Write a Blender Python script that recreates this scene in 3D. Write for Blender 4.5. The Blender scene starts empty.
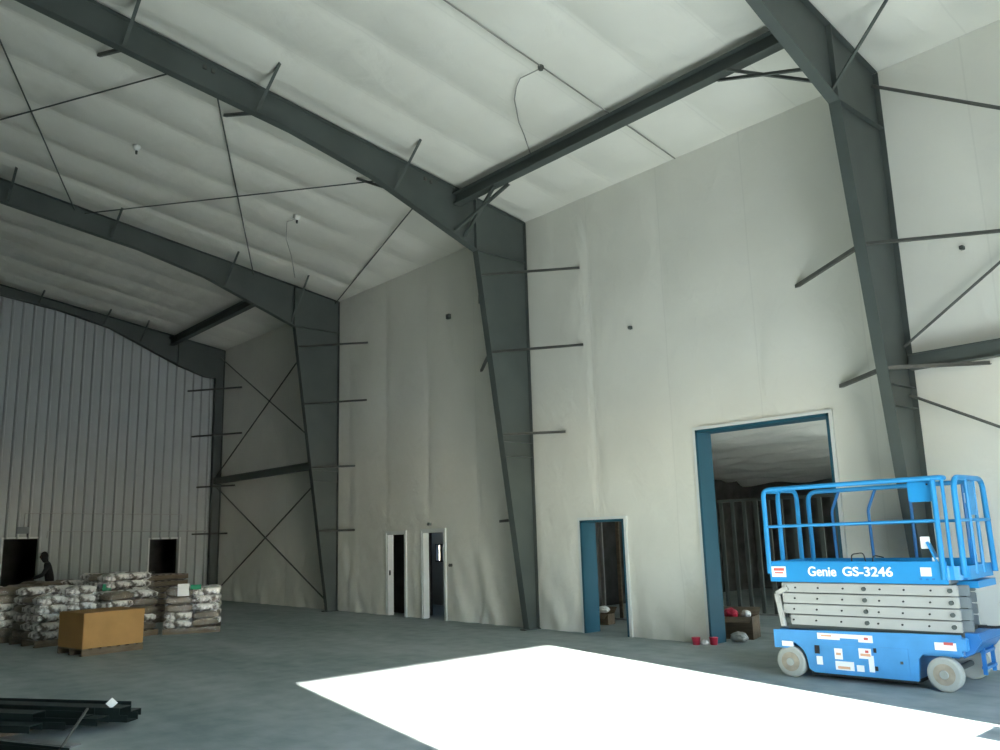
import bpy, bmesh, math, random
from mathutils import Vector, Matrix, noise
random.seed(7)
S = bpy.context.scene
COL = S.collection
PI = math.pi

# ------------------------------------------------------------------ measures
D = 12.353          # wall with the doors (y)
EAVE = 8.747        # roof lining height at that wall
SL = 0.163          # roof slope
XL = -28.9          # ribbed end wall
XR = 1.7            # end wall with the sunlit vehicle opening
YF = -12.353        # wall opposite the doors
FX = (-4.90, -12.81, -20.72, -28.63)   # the four rigid frames
FLOORZ = 0.0
def zc(y): return EAVE + (D - abs(y)) * SL

# ------------------------------------------------------------------ helpers
def nt(m): return m.node_tree.nodes, m.node_tree.links
def mat(name, col, rough=.6, metal=0.0, noise_amt=0.0, nscale=5.0, bump=0.0, bscale=20.0, stretch=(1,1,1), spec=.5, col2=None):
    m = bpy.data.materials.new(name); m.use_nodes = True
    n, l = nt(m); b = n['Principled BSDF']
    b.inputs['Roughness'].default_value = rough; b.inputs['Metallic'].default_value = metal
    b.inputs['Specular IOR Level'].default_value = spec
    tc = n.new('ShaderNodeTexCoord'); mp = n.new('ShaderNodeMapping'); mp.inputs['Scale'].default_value = stretch
    l.new(tc.outputs['Object'], mp.inputs['Vector'])
    t = n.new('ShaderNodeTexNoise'); t.inputs['Scale'].default_value = nscale; t.inputs['Detail'].default_value = 6
    l.new(mp.outputs[0], t.inputs['Vector'])
    r = n.new('ShaderNodeValToRGB'); r.color_ramp.elements[0].position = .3; r.color_ramp.elements[1].position = .7
    c2 = col2 or tuple(c * (1 - noise_amt) for c in col)
    r.color_ramp.elements[0].color = (*c2, 1); r.color_ramp.elements[1].color = (*col, 1)
    l.new(t.outputs['Fac'], r.inputs['Fac']); l.new(r.outputs['Color'], b.inputs['Base Color'])
    if bump:
        t2 = n.new('ShaderNodeTexNoise'); t2.inputs['Scale'].default_value = bscale; t2.inputs['Detail'].default_value = 4
        l.new(mp.outputs[0], t2.inputs['Vector'])
        bp = n.new('ShaderNodeBump'); bp.inputs['Strength'].default_value = bump; bp.inputs['Distance'].default_value = .02
        l.new(t2.outputs['Fac'], bp.inputs['Height']); l.new(bp.outputs[0], b.inputs['Normal'])
    return m

def floor_mat():
    m = bpy.data.materials.new('concrete'); m.use_nodes = True
    n, l = nt(m); b = n['Principled BSDF']
    tc = n.new('ShaderNodeTexCoord')
    t1 = n.new('ShaderNodeTexNoise'); t1.inputs['Scale'].default_value = .35; t1.inputs['Detail'].default_value = 8; t1.inputs['Roughness'].default_value = .65
    t2 = n.new('ShaderNodeTexNoise'); t2.inputs['Scale'].default_value = 3.0; t2.inputs['Detail'].default_value = 8
    mp = n.new('ShaderNodeMapping'); mp.inputs['Rotation'].default_value = (0, 0, .5); mp.inputs['Scale'].default_value = (.5, 1.6, 1)
    l.new(tc.outputs['Object'], mp.inputs[0]); l.new(mp.outputs[0], t1.inputs['Vector']); l.new(tc.outputs['Object'], t2.inputs['Vector'])
    mx = n.new('ShaderNodeMix'); mx.data_type = 'FLOAT'; mx.inputs[0].default_value = .35
    l.new(t1.outputs['Fac'], mx.inputs[2]); l.new(t2.outputs['Fac'], mx.inputs[3])
    r = n.new('ShaderNodeValToRGB')
    r.color_ramp.elements[0].position = .38; r.color_ramp.elements[0].color = (.25, .308, .297, 1)
    r.color_ramp.elements[1].position = .63; r.color_ramp.elements[1].color = (.455, .495, .48, 1)
    l.new(mx.outputs[0], r.inputs['Fac']); l.new(r.outputs['Color'], b.inputs['Base Color'])
    rr = n.new('ShaderNodeMapRange'); rr.inputs['To Min'].default_value = .75; rr.inputs['To Max'].default_value = .5
    l.new(t1.outputs['Fac'], rr.inputs['Value']); l.new(rr.outputs[0], b.inputs['Roughness'])
    b.inputs['Specular IOR Level'].default_value = .3
    bp = n.new('ShaderNodeBump'); bp.inputs['Strength'].default_value = .15; bp.inputs['Distance'].default_value = .01
    l.new(t2.outputs['Fac'], bp.inputs['Height']); l.new(bp.outputs[0], b.inputs['Normal'])
    return m

def lining_mat(name, col, sc, seam_axis=0, seam=1.22, strength=.35, off=0.0):
    """white insulation facing: soft wrinkles, faint taped seams across the rolls"""
    m = bpy.data.materials.new(name); m.use_nodes = True
    n, l = nt(m); b = n['Principled BSDF']
    b.inputs['Roughness'].default_value = .55; b.inputs['Specular IOR Level'].default_value = .25
    tc = n.new('ShaderNodeTexCoord'); mp = n.new('ShaderNodeMapping'); mp.inputs['Scale'].default_value = sc
    l.new(tc.outputs['Object'], mp.inputs[0])
    t = n.new('ShaderNodeTexNoise'); t.inputs['Scale'].default_value = 1.6; t.inputs['Detail'].default_value = 5; t.inputs['Distortion'].default_value = .6
    l.new(mp.outputs[0], t.inputs['Vector'])
    bp = n.new('ShaderNodeBump'); bp.inputs['Strength'].default_value = strength; bp.inputs['Distance'].default_value = .06
    l.new(t.outputs['Fac'], bp.inputs['Height']); l.new(bp.outputs[0], b.inputs['Normal'])
    t3 = n.new('ShaderNodeTexNoise'); t3.inputs['Scale'].default_value = .5; t3.inputs['Detail'].default_value = 3
    l.new(tc.outputs['Object'], t3.inputs['Vector'])
    r = n.new('ShaderNodeValToRGB'); r.color_ramp.elements[0].position = .35; r.color_ramp.elements[1].position = .65
    r.color_ramp.elements[0].color = (*[c * .93 for c in col], 1); r.color_ramp.elements[1].color = (*col, 1)
    l.new(t3.outputs['Fac'], r.inputs['Fac'])
    sx = n.new('ShaderNodeSeparateXYZ'); l.new(tc.outputs['Object'], sx.inputs[0])
    mo = n.new('ShaderNodeMath'); mo.operation = 'PINGPONG'; mo.inputs[1].default_value = seam / 2
    ad = n.new('ShaderNodeMath'); ad.operation = 'ADD'; ad.inputs[1].default_value = off; l.new(sx.outputs[seam_axis], ad.inputs[0])
    l.new(ad.outputs[0], mo.inputs[0])
    lt = n.new('ShaderNodeMath'); lt.operation = 'LESS_THAN'; lt.inputs[1].default_value = .012
    l.new(mo.outputs[0], lt.inputs[0])
    ml = n.new('ShaderNodeMath'); ml.operation = 'MULTIPLY'; ml.inputs[1].default_value = .14; l.new(lt.outputs[0], ml.inputs[0])
    mx = n.new('ShaderNodeMix'); mx.data_type = 'RGBA'; mx.inputs['B'].default_value = (*[c * .6 for c in col], 1)
    l.new(ml.outputs[0], mx.inputs[0]); l.new(r.outputs['Color'], mx.inputs['A']); l.new(mx.outputs['Result'], b.inputs['Base Color'])
    return m

M = {}
M['floor'] = floor_mat()
M['lining'] = lining_mat('wall_lining', (.755, .75, .685), (1.6, 1.0, .8), 0, 1.83, .5)
M['roof'] = lining_mat('roof_lining', (.77, .765, .705), (1.5, .8, 1.0), 0, 1.32, .5, 11.48)
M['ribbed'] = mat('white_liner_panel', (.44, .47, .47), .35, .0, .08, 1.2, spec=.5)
M['backwall'] = mat('bare_metal_wall', (.22, .23, .22), .7, 0, .1, 2)
M['plain'] = mat('plain_wall', (.5, .5, .47), .7, 0, .1, 2)
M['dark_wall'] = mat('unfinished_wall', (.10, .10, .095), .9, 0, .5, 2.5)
M['grey_wall'] = mat('grey_board', (.36, .34, .30), .8, 0, .15, 2)
M['steel'] = mat('primed_steel', (.082, .098, .092), .5, .0, .22, 1.2, spec=.4)
M['rod'] = mat('rod_steel', (.105, .11, .10), .5, .2, .2, 6)
M['steel_dark'] = mat('dark_green_steel', (.018, .032, .030), .5, .1, .4, 4)
M['frame_blue'] = mat('teal_door_frame', (.02, .10, .15), .45, .1, .12, 2)
M['white_paint'] = mat('white_paint', (.72, .74, .72), .45, 0, .06, 3)
M['galv'] = mat('galvanised', (.42, .43, .42), .4, .6, .2, 8)
M['black'] = mat('black_rubber', (.012, .012, .013), .6)
M['cable'] = mat('grey_cable', (.26, .26, .24), .6)
M['blue'] = mat('lift_blue', (.018, .27, .60), .4, .0, .10, 2.5)
M['blue_light'] = mat('lift_blue_base', (.065, .32, .66), .45, .0, .15, 4)
M['blue_dark'] = mat('deep_and_shaded_blue', (.02, .18, .48), .4, .0, .1, 4)  # deep blue; on the far rail posts it paints in their shade
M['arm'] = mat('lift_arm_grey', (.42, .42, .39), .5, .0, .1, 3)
M['arm_dark'] = mat('dark_and_shaded_grey', (.20, .23, .24), .5, .0, .15, 3)  # arm grey with the inner arms' shade painted in; elsewhere plain dark grey
M['tyre'] = mat('non_marking_tyre', (.42, .43, .38), .8, 0, .2, 5)
M['hub'] = mat('hub_tan', (.40, .34, .25), .6, 0, .3, 12)
M['sticker'] = mat('white_sticker', (.88, .88, .86), .5)
M['sticker_red'] = mat('red_print', (.65, .12, .10), .5)
M['sticker_orange'] = mat('orange_print', (.75, .42, .25), .5)
M['letter'] = mat('white_lettering', (.95, .95, .95), .5)
M['card'] = mat('corrugated_cardboard', (.50, .27, .09), .75, 0, .22, 2.2, bump=.1, bscale=30)
M['wood'] = mat('pallet_wood', (.20, .15, .10), .85, 0, .4, 4, bump=.2, bscale=20, stretch=(1, 6, 6))
M['wood_light'] = mat('grey_weathered_wood', (.30, .25, .22), .85, 0, .3, 4, stretch=(1, 6, 6))
M['sack'] = mat('paper_sack', (.85, .82, .78), .4, 0, .6, 6.5, bump=.6, bscale=8, col2=(.07, .05, .035))  # kraft and white paper, with film glints and dark gaps painted in
M['sack'].node_tree.nodes['Color Ramp'].color_ramp.elements[0].position = .40; M['sack'].node_tree.nodes['Color Ramp'].color_ramp.elements[1].position = .54
M['sack2'] = mat('brown_paper_sack', (.20, .155, .10), .5, 0, .6, 3.5, bump=.5, bscale=8, col2=(.10, .08, .06))
M['green'] = mat('green_plastic', (.03, .30, .16), .4)
M['red'] = mat('red_plastic', (.55, .03, .07), .4)
M['cloth'] = mat('dark_clothes', (.02, .02, .022), .9)
M['skin'] = mat('silhouette_skin', (.10, .06, .045), .7)  # darkened so the figure reads as a silhouette, shade put into the colour
M['hair'] = mat('black_hair', (.01, .01, .01), .8)
M['earth'] = mat('gravel_yard', (.40, .39, .35), .95, 0, .25, .8)
M['cone'] = mat('orange_cone', (.8, .2, .03), .5)

def film_mat():
    m = bpy.data.materials.new('stretch_film'); m.use_nodes = True
    n, l = nt(m); out = n['Material Output']; n.remove(n['Principled BSDF'])
    tr = n.new('ShaderNodeBsdfTransparent'); gl = n.new('ShaderNodeBsdfGlossy'); gl.inputs['Roughness'].default_value = .22
    gl.inputs['Color'].default_value = (.95, .97, 1, 1)
    mx = n.new('ShaderNodeMixShader'); mx.inputs[0].default_value = .09
    tc = n.new('ShaderNodeTexCoord'); t = n.new('ShaderNodeTexNoise'); t.inputs['Scale'].default_value = 9; t.inputs['Distortion'].default_value = 1.5
    l.new(tc.outputs['Object'], t.inputs['Vector']); bp = n.new('ShaderNodeBump'); bp.inputs['Strength'].default_value = .8; bp.inputs['Distance'].default_value = .05
    l.new(t.outputs['Fac'], bp.inputs['Height']); l.new(bp.outputs[0], gl.inputs['Normal'])
    l.new(tr.outputs[0], mx.inputs[1]); l.new(gl.outputs[0], mx.inputs[2]); l.new(mx.outputs[0], out.inputs['Surface'])
    return m
M['film'] = film_mat()
def glass_mat():
    m = bpy.data.materials.new('window_glass'); m.use_nodes = True
    n, l = nt(m); out = n['Material Output']; n.remove(n['Principled BSDF'])
    tr = n.new('ShaderNodeBsdfTransparent'); gl = n.new('ShaderNodeBsdfGlossy'); gl.inputs['Roughness'].default_value = .02
    mx = n.new('ShaderNodeMixShader'); mx.inputs[0].default_value = .06
    l.new(tr.outputs[0], mx.inputs[1]); l.new(gl.outputs[0], mx.inputs[2]); l.new(mx.outputs[0], out.inputs['Surface'])
    return m
M['glass'] = glass_mat()

class MB:
    """collects shapes into one mesh"""
    def __init__(s): s.v = []; s.f = []
    def add(s, vs, fs):
        o = len(s.v); s.v += [tuple(v) for v in vs]; s.f += [tuple(i + o for i in f) for f in fs]; return s
    def box(s, a, b):
        (x0, y0, z0), (x1, y1, z1) = a, b
        x0, x1 = min(x0, x1), max(x0, x1); y0, y1 = min(y0, y1), max(y0, y1); z0, z1 = min(z0, z1), max(z0, z1)
        return s.add([(x0,y0,z0),(x1,y0,z0),(x1,y1,z0),(x0,y1,z0),(x0,y0,z1),(x1,y0,z1),(x1,y1,z1),(x0,y1,z1)],
                     [(0,3,2,1),(4,5,6,7),(0,1,5,4),(1,2,6,5),(2,3,7,6),(3,0,4,7)])
    def prism(s, poly, ax, a, b):
        """poly of 2-D points in the plane across axis ax, extruded from a to b"""
        def P(p, t):
            return {0: (t, p[0], p[1]), 1: (p[0], t, p[1]), 2: (p[0], p[1], t)}[ax]
        n = len(poly)
        vs = [P(p, a) for p in poly] + [P(p, b) for p in poly]
        fs = [tuple(range(n))[::-1], tuple(range(n, 2 * n))] + [(i, (i + 1) % n, (i + 1) % n + n, i + n) for i in range(n)]
        return s.add(vs, fs)
    def sweep(s, prof, p, q, up=(0, 0, 1), closed=True):
        """2-D profile swept straight from p to q; profile x = sideways, y = up"""
        p = Vector(p); q = Vector(q); d = (q - p).normalized(); u = Vector(up)
        sd = d.cross(u)
        if sd.length < 1e-4: sd = d.cross(Vector((1, 0, 0)))
        sd.normalize(); u = sd.cross(d).normalized()
        n = len(prof)
        vs = [p + sd * a + u * b for a, b in prof] + [q + sd * a + u * b for a, b in prof]
        fs = [(i, (i + 1) % n, (i + 1) % n + n, i + n) for i in range(n)] + [tuple(range(n))[::-1], tuple(range(n, 2 * n))]
        return s.add(vs, fs)
    def tube(s, pts, r, seg=8, caps=True):
        pts = [Vector(p) for p in pts]; rings = []
        ref = None
        for i, p in enumerate(pts):
            if i == 0: d = pts[1] - p
            elif i == len(pts) - 1: d = p - pts[i - 1]
            else: d = (pts[i + 1] - p).normalized() + (p - pts[i - 1]).normalized()
            d.normalize()
            if ref is None: ref = Vector((0, 0, 1)) if abs(d.z) < .9 else Vector((1, 0, 0))
            a = d.cross(ref).normalized(); b = a.cross(d).normalized(); ref = b
            rings.append([p + a * r * math.cos(t * 2 * PI / seg) + b * r * math.sin(t * 2 * PI / seg) for t in range(seg)])
        vs = [v for rg in rings for v in rg]; fs = []
        for i in range(len(pts) - 1):
            for t in range(seg):
                fs.append((i*seg+t, i*seg+(t+1)%seg, (i+1)*seg+(t+1)%seg, (i+1)*seg+t))
        if caps: fs += [tuple(range(seg))[::-1], tuple(range((len(pts)-1)*seg, len(pts)*seg))]
        return s.add(vs, fs)
    def lathe(s, prof, c, axis='y', seg=28):
        """prof: (radius, along) pairs"""
        vs = []; fs = []
        for r, h in prof:
            for t in range(seg):
                a = t * 2 * PI / seg; x = r * math.cos(a); z = r * math.sin(a)
                vs.append((c[0]+x, c[1]+h, c[2]+z) if axis == 'y' else (c[0]+x, c[1]+z, c[2]+h))
        n = len(prof)
        for i in range(n - 1):
            for t in range(seg):
                fs.append((i*seg+t, i*seg+(t+1)%seg, (i+1)*seg+(t+1)%seg, (i+1)*seg+t))
        fs += [tuple(range(seg))[::-1], tuple(range((n-1)*seg, n*seg))]
        return s.add(vs, fs)
    def build(s, name, m, parent=None, smooth=False, bevel=0):
        me = bpy.data.meshes.new(name); me.from_pydata(s.v, [], s.f)
        me.validate()
        bm = bmesh.new(); bm.from_mesh(me); bmesh.ops.recalc_face_normals(bm, faces=bm.faces)
        if bevel:
            es = [e for e in bm.edges if len(e.link_faces) == 2 and e.calc_face_angle(0) > .6]
            bmesh.ops.bevel(bm, geom=es, offset=bevel, segments=2, affect='EDGES', clamp_overlap=True)
        bm.to_mesh(me); bm.free()
        me.materials.append(m)
        if smooth:
            for p in me.polygons: p.use_smooth = True
        o = bpy.data.objects.new(name, me); COL.objects.link(o)
        if parent: o.parent = parent
        return o

def tag(o, label=None, cat=None, group=None, kind=None):
    if label: o['label'] = label
    if cat: o['category'] = cat
    if group: o['group'] = group
    if kind: o['kind'] = kind
    return o
def thing(name, label, cat, loc=(0, 0, 0), rz=0, group=None):
    o = bpy.data.objects.new(name, None); COL.objects.link(o); o.empty_display_size = .2
    o.location = loc; o.rotation_euler = (0, 0, rz)
    return tag(o, label, cat, group)
def struct(o, label=None):
    o['kind'] = 'structure'
    if label: o['label'] = label
    return o

def grid_sheet(us, vs, fn, hole=None):
    mb = MB(); nu, nv = len(us), len(vs)
    mb.v = [fn(u, v) for v in vs for u in us]
    for j in range(nv - 1):
        for i in range(nu - 1):
            if hole and hole((us[i]+us[i+1])/2, (vs[j]+vs[j+1])/2): continue
            mb.f.append((j*nu+i, j*nu+i+1, (j+1)*nu+i+1, (j+1)*nu+i))
    return mb
def steps(a, b, st, extra=()):
    n = max(1, round((b - a) / st)); L = [a + (b - a) * i / n for i in range(n + 1)]
    L = [x for x in L if all(abs(x - e) > st * .45 for e in extra)] + [e for e in extra if a <= e <= b]
    return sorted(L)

# ------------------------------------------------------------------ the setting
struct(MB().box((XL - .3, YF - .3, -.2), (XR, 26, 0)).build('floor', M['floor']), 'grey concrete slab of the hall')
struct(MB().box((XR, -60, -.25), (70, 70, -.03)).build('ground', M['earth']), 'pale yard outside the vehicle opening')

# openings in the wall with the doors: x0, x1, height
OPEN = [(-18.24, -17.45, 2.03), (-16.73, -15.86, 2.05), (-11.50, -10.38, 2.14), (-8.64, -6.17, 3.61)]
ex = [v for o in OPEN for v in o[:2]]; ez = [2.03, 2.05, 2.14, 3.61]
def wall_y(x, z):
    seam = abs((x / 1.83) % 1 - .5) * 2          # 1 at seams
    puff = .03 * (1 - seam ** 8)
    gird = min(abs(z - g) for g in (.0, 2.15, 3.93, 5.62, 7.22, 8.75))
    puff *= .5 + .5 * min(1, gird / .6)
    low = max(0, 1 - z / 2.6)
    w = noise.noise(Vector((x * 2.6 + z * 1.1, z * .9, 3))) * .075 * (low + .10)
    w += noise.noise(Vector((x * 6 - z * 2.2, z * 1.2, 9))) * .04 * (low + .08)
    w += noise.noise(Vector((x * .9, z * .7, 5))) * .02
    # keep flat round the openings
    k = 1.0
    for a, b, h in OPEN:
        dx = max(a - x, x - b, 0); dz = max(z - h, 0); k = min(k, (math.hypot(dx, dz)) / .35)
    k *= min(1, (EAVE - z) / .3) if z > EAVE - .3 else 1
    return D - (puff + w) * max(0, min(1, k)) * 1.0
us = steps(XL, XR, .09, ex); vs = steps(0, EAVE + .02, .11, ez)
hole = lambda x, z: any(a < x < b and z < h for a, b, h in OPEN)
w = grid_sheet(us, vs, lambda x, z: (x, wall_y(x, z), z), hole).build('wall_back', M['lining'], smooth=True)
struct(w, 'white lined wall with four doorways')
# outer skin of that wall keeps the daylight out
mb = MB()
xs = [XL - .3] + ex + [XR]
def solid(x0, x1, z0, z1): mb.box((x0, D + .06, z0), (x1, D + .10, z1))
solid(XL - .3, OPEN[0][0], 0, 9); solid(OPEN[0][1], OPEN[1][0], 0, 9); solid(OPEN[1][1], OPEN[2][0], 0, 9)
solid(OPEN[2][1], OPEN[3][0], 0, 9); solid(OPEN[3][1], XR + .3, 0, 9)
for a, b, h in OPEN: solid(a, b, h, 9)
struct(mb.build('wall_outer', M['plain']))

# ribbed liner panel on the far end wall
prof = []   # (y, dx)
def rib_x(y):
    t = (y / .305) % 1
    if t < .10: return .085 * t / .10
    if t < .22: return .085
    if t < .32: return .085 * (1 - (t - .22) / .10)
    if .52 < t < .56 or .74 < t < .78: return .006
    return 0
ys = []
k = math.floor(YF / .305)
while k * .305 < D:
    for t in (0, .10, .22, .32, .52, .53, .55, .56, .74, .75, .77, .78):
        y = (k + t) * .305
        if YF < y < D: ys.append(y)
    k += 1
DL = [(5.79, 6.75, 2.20), (10.07, 11.04, 2.09)]
ys = sorted(set([YF] + ys + [D] + [v for d in DL for v in d[:2]]))
mb = MB()
def top(y): return zc(y) + .02
for a, b in zip(ys[:-1], ys[1:]):
    z0 = 0
    for d in DL:
        if a >= d[0] - 1e-6 and b <= d[1] + 1e-6: z0 = d[2]
    mb.add([(XL + rib_x(a + 1e-5), a, z0), (XL + rib_x(b - 1e-5), b, z0), (XL + rib_x(b - 1e-5), b, top(b)), (XL + rib_x(a + 1e-5), a, top(a))], [(0, 1, 2, 3)])
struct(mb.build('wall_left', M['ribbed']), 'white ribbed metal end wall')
mb = MB()
seg = [(YF, DL[0][0]), (DL[0][1], DL[1][0]), (DL[1][1], D + .1)]
for a, b in seg: mb.prism([(a, 0), (b, 0), (b, top(b)), (max(a, min(0, b)), top(max(a, min(0, b)))), (a, top(a))], 0, XL - .2, XL - .16)
for d in DL: mb.prism([(d[0], d[2]), (d[1], d[2]), (d[1], top(d[1])), (d[0], top(d[0]))], 0, XL - .2, XL - .16)
struct(mb.build('wall_left_skin', M['plain']))
# unlit room behind the end wall and its two doorways
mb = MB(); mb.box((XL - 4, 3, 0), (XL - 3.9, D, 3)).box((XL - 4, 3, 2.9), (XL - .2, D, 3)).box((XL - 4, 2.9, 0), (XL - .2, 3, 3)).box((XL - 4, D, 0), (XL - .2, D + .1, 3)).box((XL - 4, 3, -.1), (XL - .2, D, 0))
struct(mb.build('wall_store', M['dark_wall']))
for i, d in enumerate(DL):
    mb = MB(); t = .05
    mb.box((XL - .16, d[0] - t, 0), (XL + .045, d[0], d[2] + t)).box((XL - .16, d[1], 0), (XL + .045, d[1] + t, d[2] + t)).box((XL - .16, d[0], d[2]), (XL + .045, d[1], d[2] + t))
    dr = struct(mb.build('door_%d' % (5 + i), M['white_paint']), 'trim of a dark doorway in the ribbed end wall')

# end wall with the big vehicle opening the sun comes through
VY0, VY1, VH = 3.22, 8.07, 4.27
mb = MB()
X0, X1 = XR, XR + .2
mb.prism([(YF, 0), (VY0, 0), (VY0, zc(VY0)), (0, zc(0)), (YF, zc(YF))], 0, X0, X1)
mb.prism([(VY1, 0), (D + .1, 0), (D + .1, zc(D)), (VY1, zc(VY1))], 0, X0, X1)
mb.prism([(VY0, VH), (VY1, VH), (VY1, zc(VY1)), (VY0, zc(VY0))], 0, X0, X1)
struct(mb.build('wall_right', M['lining']))
struct(MB().box((XL - .3, YF - .2, 0), (XR + .2, YF, EAVE + .1)).build('wall_front', M['backwall']))

# roof lining: blankets sagging between purlins, seams up the slope
SEAM = 1.32
def roof_z(x, y):
    t = ((D - abs(y)) / 1.5) % 1; u = ((x + 11.48) / SEAM) % 1
    sag = -.085 * max(0, math.sin(PI * u)) ** .7 * (.62 + .38 * max(0, math.sin(PI * t)) ** .6) - .022 * u
    sag += noise.noise(Vector((x * 1.1, y * 1.1, 2))) * .018 + noise.noise(Vector((x * 3.2, y * 2.2, 7))) * .010
    sag += noise.noise(Vector((x * .5, y * 6, 11))) * .006
    near = min(abs(x - f) for f in FX)
    sag *= max(0, min(1, (near - .16) / .35)) * max(.15, min(1, (D - y) / .6))
    sag *= max(.25, min(1, abs(y - 10.38) / .5))
    return zc(y) + sag + .03
us = steps(XL - .1, XR + .1, .10)
vs = steps(-2, D + .05, .11)
struct(grid_sheet(us, vs, lambda x, y: (x, y, roof_z(x, y))).build('ceiling', M['roof'], smooth=True), 'white roof insulation lining')
struct(MB().prism([(-2, zc(2) + .02), (-2, zc(2) + .1), (YF - .2, zc(D) + .1), (YF - .2, zc(D))], 0, XL - .3, XR + .2).build('ceiling_far_slope', M['roof']))
struct(MB().prism([(-2, zc(0) + .25), (0, zc(0) + .3), (D + .3, zc(D) + .18), (D + .3, zc(D) + .12), (0, zc(0) + .2), (-2, zc(0) + .15)], 0, XL - .3, XR + .2).build('roof_deck', M['plain']))

# lean-to rooms behind the doorways
AX0, AX1, AY1 = -15.2, .6, 24.5
def annex_z(x, y):
    t = ((y - D) / 1.4) % 1
    return 4.25 - .072 * (y - D) - .09 * math.sin(PI * t) ** .8 + noise.noise(Vector((x * .9, y * 2.6, 4))) * .13
struct(grid_sheet(steps(AX0, AX1, .16), steps(D + .1, AY1, .14), lambda x, y: (x, y, annex_z(x, y))).build('ceiling_annex', M['roof'], smooth=True))
mb = MB().box((AX0 - .1, D + .1, 0), (AX0, AY1, 4.6)).box((AX1, D + .1, 0), (AX1 + .1, 14.2, 4.6)).box((AX1, 17.0, 0), (AX1 + .1, AY1, 4.6)).box((AX1, 14.2, 3.2), (AX1 + .1, 17.0, 4.6)).box((AX0 - .1, AY1, 0), (AX1 + .1, AY1 + .1, 4.6)).box((AX0 - .1, D + .1, 4.4), (AX1 + .1, AY1 + .1, 4.5))  # unseen opening in the right end, added so the sky lights the room
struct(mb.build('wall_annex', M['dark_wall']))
# entry lobby behind the second doorway with a daylight window; dark closet behind the first
LX0, LX1, LY = -20.6, -15.4, 15.0
WX0, WX1, WZ0, WZ1 = -19.74, -19.18, 1.20, 1.70
mb = MB()
mb.box((LX0, LY, 0), (WX0, LY + .12, 2.7)).box((WX1, LY, 0), (LX1, LY + .12, 2.7)).box((WX0, LY, 0), (WX1, LY + .12, WZ0)).box((WX0, LY, WZ1), (WX1, LY + .12, 2.7))
mb.box((LX0 - .1, D + .1, 0), (LX0, LY + .12, 2.3)).box((LX1, D + .1, 0), (LX1 + .1, LY + .12, 2.7)).box((LX0 - .1, D + .1, 2.6), (LX1, LY + .12, 2.7))  # unseen gap above the left wall, added to let sky light into the lobby
mb
struct(mb.build('wall_lobby', M['grey_wall']))
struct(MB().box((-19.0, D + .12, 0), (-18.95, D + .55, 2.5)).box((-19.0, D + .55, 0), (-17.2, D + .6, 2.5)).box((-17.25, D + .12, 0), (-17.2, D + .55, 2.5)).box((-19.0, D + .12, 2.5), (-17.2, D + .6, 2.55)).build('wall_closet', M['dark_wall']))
mb = MB(); t = .035
mb.box((WX0, LY - .02, WZ0), (WX0 + t, LY + .1, WZ1)).box((WX1 - t, LY - .02, WZ0), (WX1, LY + .1, WZ1)).box((WX0, LY - .02, WZ0), (WX1, LY + .1, WZ0 + t)).box((WX0, LY - .02, WZ1 - t), (WX1, LY + .1, WZ1))
mb.box(((WX0 + WX1) / 2 - .06, LY - .02, WZ0), ((WX0 + WX1) / 2 + .06, LY + .1, WZ1))
wn = struct(mb.build('window_1', M['dark_wall']), 'small bright two-pane window seen through the second doorway')
MB().box((WX0, LY + .05, WZ0), (WX1, LY + .056, WZ1)).build('glass', M['glass'], wn)

# door frames in the lined wall
def door_frame(idx, o, depth, face, m, label, face_proud=.0):
    a, b, h = o; mb = MB(); j = .045
    y0, y1 = D - .05 - face_proud, D + depth
    mb.box((a, y0, 0), (a + j, y1, h)).box((b - j, y0, 0), (b, y1, h)).box((a, y0, h - j), (b, y1, h))
    if face:
        mb.box((a - face, y0 - .012, 0), (a, y0 + .03, h + face)).box((b, y0 - .012, 0), (b + face, y0 + .03, h + face)).box((a, y0 - .012, h), (b, y0 + .03, h + face))
    return struct(mb.build('door_%d' % idx, m), label)
d1 = door_frame(1, OPEN[0], .12, .05, M['white_paint'], 'white framed doorway into a dark room, farther of the two')
MB().box((-18.195, D - .02, .98), (-18.17, D + .02, 1.10)).box((-18.17, D - .01, 1.02), (-18.15, D + .01, 1.06)).build('strike_plate', M['steel'], d1)
d2 = door_frame(2, OPEN[1], .12, .05, M['white_paint'], 'white framed doorway with a small bright window beyond')
d3 = door_frame(3, OPEN[2], .36, .0, M['frame_blue'], 'teal framed doorway to the unfinished lean-to')
d4 = door_frame(4, OPEN[3], .36, .0, M['frame_blue'], 'tall teal framed opening behind the scissor lift')
# white returns of lining round the teal frames
for nme, o in (('trim_1', OPEN[2]), ('trim_2', OPEN[3])):
    a, b, h = o; mb = MB()
    mb.box((a - .055, D - .045, 0), (a, D + .01, h + .055)).box((b, D - .045, 0), (b + .055, D + .01, h + .055)).box((a, D - .045, h), (b, D + .01, h + .055))
    struct(mb.build(nme, M['white_paint']))

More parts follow.
